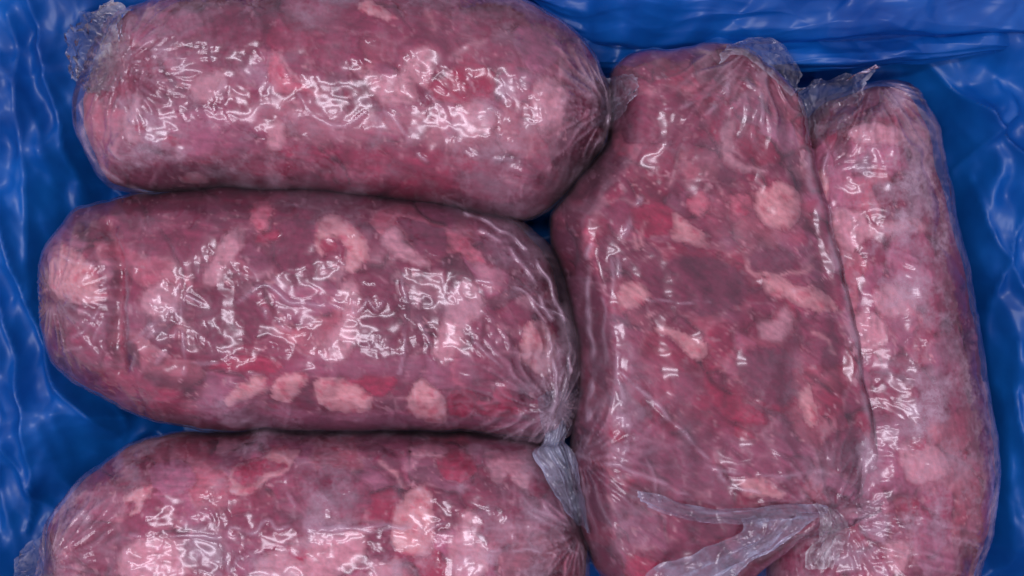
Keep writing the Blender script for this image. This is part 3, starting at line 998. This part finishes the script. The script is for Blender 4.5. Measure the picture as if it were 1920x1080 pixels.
Cc = dict(seed=33, z0=0, H=150, R=200, label='bottom left frozen meat pack with large pale fat lumps, cut off by the picture',
          outline=[(285, 822), (420, 810), (650, 808), (870, 815), (1010, 832), (1070, 900), (1098, 1010), (1085, 1150), (1010, 1260), (700, 1280), (400, 1275), (190, 1240),
                   (100, 1130), (95, 1010), (130, 935), (200, 865)],
          corners=[0, 4, 8, 11], grain=0, cell=94, haze=0.55, wdir=65, bright=1.08, mix=(0.30, 0.18, 0.36, 0.08, 0.08),
          pieces=[('pale', [(402, 838), (412, 824), (440, 826), (442, 845), (415, 852)]),
                  ('fat', [(430, 900), (440, 875), (490, 860), (515, 840), (542, 844), (562, 848), (536, 886), (502, 900), (470, 926), (434, 926)]),
                  ('red', [(442, 880), (490, 862), (530, 868), (535, 880), (502, 886), (470, 910), (442, 906)]),
                  ('fat', [(228, 932), (250, 920), (286, 908), (282, 925), (266, 940), (260, 962), (240, 972), (250, 946), (230, 944)]),
                  ('pale', [(228, 1030), (290, 1008), (342, 1020), (356, 1050), (344, 1085), (228, 1085)]),
                  ('dark', [(350, 1020), (400, 1012), (422, 1040), (410, 1074), (370, 1074), (345, 1050)]),
                  ('pale', [(480, 1052), (560, 1015), (600, 1000), (700, 990), (682, 1042), (610, 1090), (500, 1090)]),
                  ('red', [(540, 1022), (572, 1026), (568, 1050), (548, 1046)]),
                  ('pale', [(905, 848), (930, 840), (960, 846), (995, 840), (1002, 880), (990, 912), (974, 916), (955, 892), (935, 912), (918, 890)]),
                  ('fat', [(738, 962), (768, 920), (800, 915), (814, 942), (808, 1032), (790, 1046), (742, 1032), (735, 1000)]),
                  ('pale', [(864, 972), (880, 955), (896, 970), (898, 1002), (870, 1004)]),
                  ('pale', [(845, 1010), (880, 995), (915, 1030), (905, 1080), (850, 1090), (838, 1050)]),
                  ('dark', [(672, 838), (720, 838), (745, 868), (758, 908), (748, 924), (715, 885), (688, 862)]),
                  ('red', [(820, 852), (870, 848), (895, 880), (870, 905), (830, 895)]),
                  ('pale', [(768, 838), (815, 832), (842, 848), (810, 860), (775, 855)]),
                  ('mauve', [(285, 875), (340, 865), (365, 900), (330, 930), (285, 915)]),
                  ('meat', [(560, 900), (640, 880), (700, 940), (640, 970), (570, 950)]),
                  ('pale', [(700, 1050), (740, 1040), (750, 1090), (690, 1095)]),
                  ('dark', [(690, 1000), (735, 1010), (735, 1050), (690, 1045)])],
          lines=[('fat', [(712, 865), (735, 885), (755, 915)], 4, .7), ('crev', [(748, 925), (752, 940)], 4, .9), ('crev', [(320, 990), (335, 1005)], 3, .7),
                 ('pale', [(580, 830), (600, 815), (622, 830), (605, 845)], 3, .5)],
          blobs=[(950, 960, 110, 60, 0, 'dark', .5), (150, 960, 40, 70, 30, 'mauve', .5), (450, 970, 120, 40, 0, 'meat', .5), (980, 1030, 80, 60, 0, 'pale', .4),
                 (420, 1040, 250, 40, 0, 'mauve', .4)],
          creases_glints=[([(245, 1000), (290, 1002), (310, 995), (320, 1010), (350, 1002), (415, 1012)], 3.5, 6, .5), ([(425, 1070), (424, 1000), (440, 985), (480, 1000), (500, 975), (520, 990), (560, 985), (640, 985)], 3.5, 6, .6),
                   ([(535, 895), (545, 940), (575, 975)], 4, 6, .4), ([(545, 965), (560, 985), (640, 990), (720, 980), (760, 990)], 3.5, 6, .5),
                   ([(800, 1000), (850, 975), (865, 960)], 3, 5, .5), ([(920, 1030), (1000, 1032), (1080, 1035)], 2.5, 5, .6), ([(1010, 965), (1050, 1000), (1080, 1060)], 3, 5, .4),
                   ([(425, 1080), (445, 1050), (480, 1030)], 3, 5, .4), ([(640, 985), (700, 992), (760, 985)], 4, 5, .6)],
          gathers=[(90, 1060, 150, 8, 15), (1085, 1000, 110, 5, 12)],
          frost=[(150, 960, 50, 130, 35, .5), (500, 1060, 420, 70, 0, .35), (960, 1040, 110, 70, 0, .5), (700, 980, 100, 20, 0, .5), (300, 850, 130, 30, -20, .4)],
          film_outline=[(280, 818), (420, 806), (650, 804), (870, 811), (1014, 828), (1078, 898), (1106, 1010), (1092, 1155), (1012, 1266), (700, 1286), (400, 1280), (186, 1246),
                        (80, 1130), (84, 1010), (122, 930), (194, 860)],
          tails=[dict(rows=[[(110, 985, 50), (125, 1040, 60), (120, 1120, 50)], [(80, 1000, 30), (90, 1050, 40), (85, 1120, 30)],
                            [(50, 1022, 5), (55, 1060, 15), (50, 1120, 5)], [(28, 1040, -20), (20, 1075, -15), (15, 1130, -20)]],
                      pleats=6, amp=14, haze=.5, fade=1, ragged=6)])

Dd = dict(seed=44, z0=-5, H=165, R=115, p=2.8, label='large flat bag of red diced meat with milky folded film across its lower end',
          outline=[(1140, 160), (1178, 112), (1280, 98), (1365, 92), (1430, 130), (1490, 200), (1515, 300), (1550, 430), (1590, 600), (1625, 780), (1648, 930), (1580, 978),
                   (1480, 1010), (1370, 1095), (1230, 1150), (1130, 1080), (1085, 980), (1068, 860), (1082, 700), (1068, 560), (1030, 425), (1074, 352), (1138, 270)],
          corners=[0, 5, 12, 15], grain=35, cell=74, haze=0.15, wdir=35, lump=13, wr=0.06, ridge=0.2, tilt=(-0.19, 0.03), stretch=0.8, sub=0.6, bright=0.92, mix=(0.34, 0.26, 0.12, 0.20, 0.08), fleck=.9,
          pieces=[('fat', [(1254, 408), (1276, 404), (1310, 430), (1332, 455), (1320, 464), (1285, 456), (1258, 440)]),
                  ('fat', [(1425, 352), (1480, 344), (1506, 384), (1500, 412), (1470, 432), (1440, 426), (1420, 400)]),
                  ('pink', [(1290, 372), (1320, 360), (1336, 386), (1310, 402)]), ('pink', [(1374, 364), (1410, 370), (1402, 402), (1374, 396)]),
                  ('fat', [(1440, 520), (1470, 520), (1500, 540), (1520, 535), (1560, 555), (1574, 580), (1550, 586), (1510, 576), (1480, 560), (1440, 550)]),
                  ('dark', [(1405, 480), (1440, 465), (1480, 472), (1500, 500), (1455, 512), (1415, 508)]),
                  ('fat', [(1164, 540), (1180, 527), (1226, 540), (1216, 562), (1186, 576), (1160, 582)]),
                  ('fat', [(1228, 616), (1260, 614), (1290, 630), (1323, 645), (1323, 673), (1300, 673), (1280, 656), (1258, 632)]),
                  ('pale', [(1425, 605), (1460, 595), (1476, 568), (1492, 605), (1476, 632), (1450, 644), (1426, 628)]),
                  ('fat', [(1500, 735), (1518, 718), (1531, 760), (1536, 792), (1520, 802), (1504, 766)]),
                  ('red', [(1402, 235), (1424, 236), (1416, 256), (1402, 256)]), ('dark', [(1354, 314), (1400, 318), (1392, 336), (1350, 340)]),
                  ('pale', [(1354, 240), (1382, 230), (1376, 296), (1440, 318), (1402, 322), (1358, 300)]),
                  ('pink', [(1148, 262), (1160, 244), (1175, 266), (1202, 270), (1196, 296), (1160, 292)]),
                  ('red', [(1195, 385), (1240, 380), (1265, 410), (1250, 440), (1205, 440), (1185, 415)]),
                  ('dark', [(1215, 500), (1330, 480), (1400, 520), (1390, 570), (1300, 590), (1225, 560)]),
                  ('dark', [(1385, 660), (1470, 655), (1490, 700), (1480, 760), (1420, 750), (1390, 710)]),
                  ('meat', [(1500, 600), (1560, 600), (1590, 660), (1560, 690), (1505, 640)]),
                  ('red', [(1318, 680), (1350, 720), (1400, 750), (1440, 790), (1400, 800), (1350, 770), (1325, 730)]),
                  ('red', [(1380, 800), (1420, 815), (1410, 825), (1380, 820)]),
                  ('fat', [(1385, 905), (1430, 898), (1475, 925), (1440, 934), (1400, 930)]),
                  ('dark', [(1098, 892), (1130, 880), (1168, 918), (1186, 958), (1150, 986), (1112, 962)]),
                  ('dark', [(1550, 820), (1610, 800), (1630, 860), (1600, 890), (1550, 870)]),
                  ('dark', [(1290, 985), (1350, 975), (1400, 980), (1370, 1010), (1310, 1010)]),
                  ('dark', [(1265, 1020), (1340, 1020), (1370, 1050), (1300, 1085), (1255, 1060)]),
                  ('red', [(1180, 1040), (1240, 1060), (1250, 1085), (1180, 1090)]),
                  ('pink', [(1090, 440), (1110, 430), (1118, 470), (1100, 490)]), ('dark', [(1120, 455), (1150, 440), (1155, 500), (1130, 520)]),
                  ('dark', [(1110, 600), (1145, 590), (1140, 700), (1115, 700)]), ('red', [(1145, 810), (1165, 795), (1172, 825), (1150, 832)])],
          lines=[('fat', [(1403, 488), (1412, 510), (1450, 516), (1500, 511), (1526, 503)], 4, .9), ('fat', [(1528, 624), (1550, 635), (1566, 662)], 4, .8),
                 ('crev', [(1312, 680), (1345, 722), (1372, 740)], 4, .8), ('crev', [(1440, 770), (1480, 790), (1500, 790)], 3, .5), ('crev', [(1184, 470), (1200, 468)], 4, .6),
                 ('fat', [(1190, 440), (1195, 465), (1212, 415)], 4, .7), ('crev', [(1590, 780), (1598, 790)], 5, .8), ('pale', [(1310, 455), (1380, 475), (1420, 462)], 4, .4),
                 ('pink', [(1260, 160), (1290, 165), (1310, 160)], 7, .6), ('pink', [(1185, 155), (1215, 170)], 7, .6),
                 ('pale', [(1140, 290), (1125, 380), (1110, 430)], 6, .4), ('fat', [(1140, 930), (1150, 955)], 4, .6)],
          blobs=[(1230, 230, 120, 60, 0, 'meat', .6), (1420, 400, 110, 50, 10, 'pink', .4), (1300, 540, 130, 60, 0, 'dark', .35), (1330, 480, 40, 20, 0, 'red', .6),
                 (1230, 720, 80, 50, 30, 'mauve', .5), (1230, 860, 160, 60, 30, 'mauve', .5), (1420, 860, 130, 40, 10, 'mauve', .4), (1350, 700, 200, 120, 0, 'red', .25)],
          creases_glints=[([(1125, 420), (1105, 470), (1100, 560), (1112, 680), (1100, 820)], 6, 9, .7), ([(1150, 470), (1148, 560), (1160, 700), (1168, 800)], 6, 6, .45),
                   ([(1200, 375), (1168, 440), (1160, 520)], 5, 6, .5), ([(1128, 560), (1135, 640), (1130, 760)], 4, 5, .35), ([(1170, 760), (1180, 820), (1160, 860)], 5, 4, .35),
                   ([(1170, 700), (1250, 780), (1320, 850), (1372, 915), (1440, 926), (1500, 920)], 4, 7, .6),
                   ([(1506, 250), (1530, 380), (1575, 520), (1612, 680), (1632, 850)], 9, 1.5, .4),
                   ([(1425, 72), (1378, 130), (1360, 200), (1356, 260)], 4, 8, .6), ([(1250, 210), (1300, 195), (1330, 180)], 3, 5, .4), ([(1402, 150), (1424, 190), (1428, 235)], 4, 6, .5),
                   ([(1300, 230), (1350, 190), (1370, 120)], 4, 6, .4), ([(1330, 880), (1450, 890), (1540, 880)], 4, 5, .4), ([(1215, 560), (1260, 568), (1330, 562)], 3, 5, .4),  # last entry is a highlight line, whitened into the film colour
                   ([(1080, 850), (1180, 880), (1290, 930), (1370, 960)], 4, 6, .5), ([(1210, 840), (1235, 940), (1250, 1000)], 3, 4, .3)],
          gathers=[(1420, 80, 150, 10, 14), (1085, 860, 150, 7, 14), (1560, 960, 120, 9, 14)],
          frost=[(1160, 700, 30, 250, 0, .3), (1230, 800, 120, 60, 40, .35), (1450, 780, 50, 60, 0, .35), (1440, 900, 150, 25, 0, .45), (1600, 700, 18, 220, -8, .45), (1270, 250, 150, 80, 0, .25), (1240, 1000, 90, 80, 0, .4)],
          tails=[dict(rows=[[(1340, 130, 95), (1380, 110, 100), (1420, 130, 95), (1470, 190, 60)],
                            [(1345, 105, 90), (1392, 88, 100), (1445, 112, 75), (1490, 170, 40)],
                            [(1370, 85, 85), (1410, 70, 90), (1470, 85, 55), (1506, 140, 20)]],
                      pleats=3, amp=7, haze=.35, ragged=3, name='film_flap', label='clear loose flap of film'),
                 dict(rows=[[(1190, 918, 4), (1300, 948, 6), (1400, 952, 6), (1480, 944, 6), (1545, 946, 4)],
                            [(1200, 936, 10), (1300, 964, 20), (1400, 968, 20), (1480, 956, 18), (1552, 956, 10)],
                            [(1215, 950, 4), (1310, 980, 6), (1400, 984, 6), (1470, 972, 6), (1545, 970, 4)]],
                      rel=1, pleats=2, amp=5, haze=.8, ragged=3, nu=30, nv=150, name='film_fold', hem=.5, m='milk', label='rolled milky film fold'),
                 dict(rows=[[(1392, 972, 8), (1430, 974, 10), (1475, 970, 10), (1540, 965, 8)],
                            [(1385, 1000, 8), (1420, 1008, 10), (1460, 1005, 12), (1505, 990, 14)],
                            [(1318, 1028, 8), (1370, 1045, 8), (1415, 1042, 12), (1450, 1022, 14)],
                            [(1240, 1060, 8), (1320, 1085, 8), (1375, 1078, 12), (1400, 1060, 14)],
                            [(1180, 1100, 8), (1270, 1130, 8), (1340, 1120, 12), (1370, 1095, 14)]],
                      rel=1, pleats=3, amp=7, haze=1.1, ragged=4, m='milk', name='film_flap', label='blue grey frosted flap of film'),
                 dict(rows=[[(1525, 945, 10), (1548, 948, 14), (1572, 955, 12)],
                            [(1536, 980, 25), (1560, 980, 35), (1587, 985, 25)],
                            [(1530, 1015, 30), (1555, 1012, 40), (1592, 1005, 30)],
                            [(1508, 1045, 18), (1540, 1045, 22), (1580, 1035, 18)],
                            [(1512, 1064, 6), (1540, 1070, 6), (1570, 1052, 6)]],
                      rel=1, pleats=4, amp=8, haze=1.2, ragged=4, nu=60, nv=40, m='white', name='film_tail')])

E = dict(seed=55, z0=-40, H=150, R=165, label='narrow frosted meat pack along the right side, partly under the large flat bag',
         outline=[(1560, 190), (1640, 160), (1700, 170), (1740, 240), (1768, 340), (1805, 480), (1835, 640), (1862, 800), (1868, 930), (1840, 1050), (1790, 1180), (1600, 1200), (1470, 1150),
                  (1452, 1040), (1500, 900), (1500, 700), (1480, 500), (1470, 330), (1510, 240)],
         corners=[0, 3, 10, 13], grain=80, cell=82, haze=1.0, wdir=0, bright=1.08, mix=(0.25, 0.12, 0.48, 0.05, 0.10), fleck=.7, ridge=.7,
         pieces=[('fat', [(1528, 328), (1550, 318), (1556, 350), (1546, 384), (1530, 352)]),
                 ('pale', [(1602, 592), (1640, 584), (1668, 620), (1656, 652), (1620, 662), (1605, 640)]),
                 ('pale', [(1640, 542), (1700, 538), (1722, 580), (1682, 594), (1645, 584)]),
                 ('pale', [(1570, 392), (1620, 400), (1640, 420), (1720, 408), (1742, 430), (1640, 442), (1600, 472), (1562, 442)]),
                 ('pale', [(1585, 245), (1640, 228), (1720, 248), (1700, 268), (1620, 268)]),
                 ('pale', [(1690, 832), (1760, 840), (1782, 880), (1740, 905), (1700, 896)]), ('red', [(1706, 826), (1736, 824), (1732, 842), (1708, 842)]),
                 ('red', [(1800, 850), (1816, 850), (1814, 864), (1802, 864)]), ('meat', [(1740, 540), (1800, 540), (1815, 600), (1750, 620)]),
                 ('meat', [(1640, 700), (1720, 690), (1780, 760), (1700, 790), (1650, 760)]), ('dark', [(1640, 350), (1690, 345), (1690, 370), (1650, 375)]),
                 ('meat', [(1480, 1010), (1560, 1000), (1620, 1060), (1540, 1090), (1470, 1070)]), ('pale', [(1660, 1020), (1710, 1020), (1700, 1070), (1670, 1070)])],
         lines=[('crev', [(1640, 700), (1680, 702), (1712, 716)], 3, .7), ('crev', [(1760, 610), (1800, 605)], 3, .5), ('pink', [(1700, 570), (1725, 600), (1710, 620)], 5, .6)],
         blobs=[(1650, 800, 60, 120, 0, 'mauve', .5), (1740, 500, 60, 60, 0, 'mauve', .5), (1800, 750, 40, 110, 0, 'meat', .5), (1770, 870, 60, 60, 0, 'pale', .4), (1560, 360, 60, 90, 0, 'mauve', .6)],
         creases_glints=[([(1645, 128), (1600, 190), (1560, 260), (1540, 330)], 5, 8, .6)] +
                 [([(1575 + 6 * k, yy), (1630 + 3 * k, yy - 8), (1720, yy + 6)], 4.5, 3.2, .15) for k, yy in enumerate((305, 318, 332, 405, 425, 478, 492, 512))] +  # horizontal glints, put in as ridges with painted whitening
                 [([(1640, 800 + 20 * k), (1690, 795 + 22 * k), (1740, 810 + 20 * k)], 5, 5, .15) for k in (0, 2, 3, 5)] +  # lower glints, also painted pale along small ridges
                 [([(1560, 980 + 18 * k), (1700, 970 + 22 * k), (1830, 1000 + 20 * k)], 4, 5, .2) for k in (0, 1, 3, 4)],
         gathers=[(1640, 150, 120, 9, 14), (1590, 985, 110, 6, 12)],
         frost=[(1760, 400, 60, 160, -10, .5), (1650, 330, 100, 80, 0, .4), (1840, 950, 25, 160, 0, .6), (1640, 500, 80, 60, 0, .35), (1720, 1000, 130, 60, 0, .35), (1560, 220, 70, 60, 0, .4)],
         film_outline=[(1555, 180), (1640, 150), (1712, 150), (1762, 225), (1788, 335), (1820, 480), (1848, 640), (1874, 800), (1882, 930), (1855, 1050), (1800, 1190), (1600, 1210), (1460, 1160),
                       (1430, 1040), (1490, 900), (1490, 700), (1470, 500), (1455, 330), (1490, 220)],
         tails=[dict(rows=[[(1500, 290, 40), (1540, 270, 60), (1590, 230, 75), (1620, 190, 75)],
                           [(1488, 240, 30), (1530, 220, 50), (1575, 195, 60), (1625, 160, 65)],
                           [(1478, 190, 20), (1530, 170, 35), (1590, 150, 40), (1645, 126, 50)],
                           [(1490, 165, 0), (1535, 150, 15), (1600, 135, 25), (1650, 122, 30)]],
                     pleats=6, amp=14, along=.5, haze=.6, ragged=5, fade=1, name='film_tail', label='clear crumpled film at the top end')])

for sp in (A, B, Cc, E, Dd):
    SURF.append((rough_outline(sp['outline']), sp['z0'], sp['H'], sp['R'], sp.get('tilt', (0, 0)),
                 np.mean([p[0] for p in sp['outline']]), np.mean([p[1] for p in sp['outline']]), sp.get('p', 2.2)))
for sp in (A, B, Cc, E, Dd):
    pack(sp)
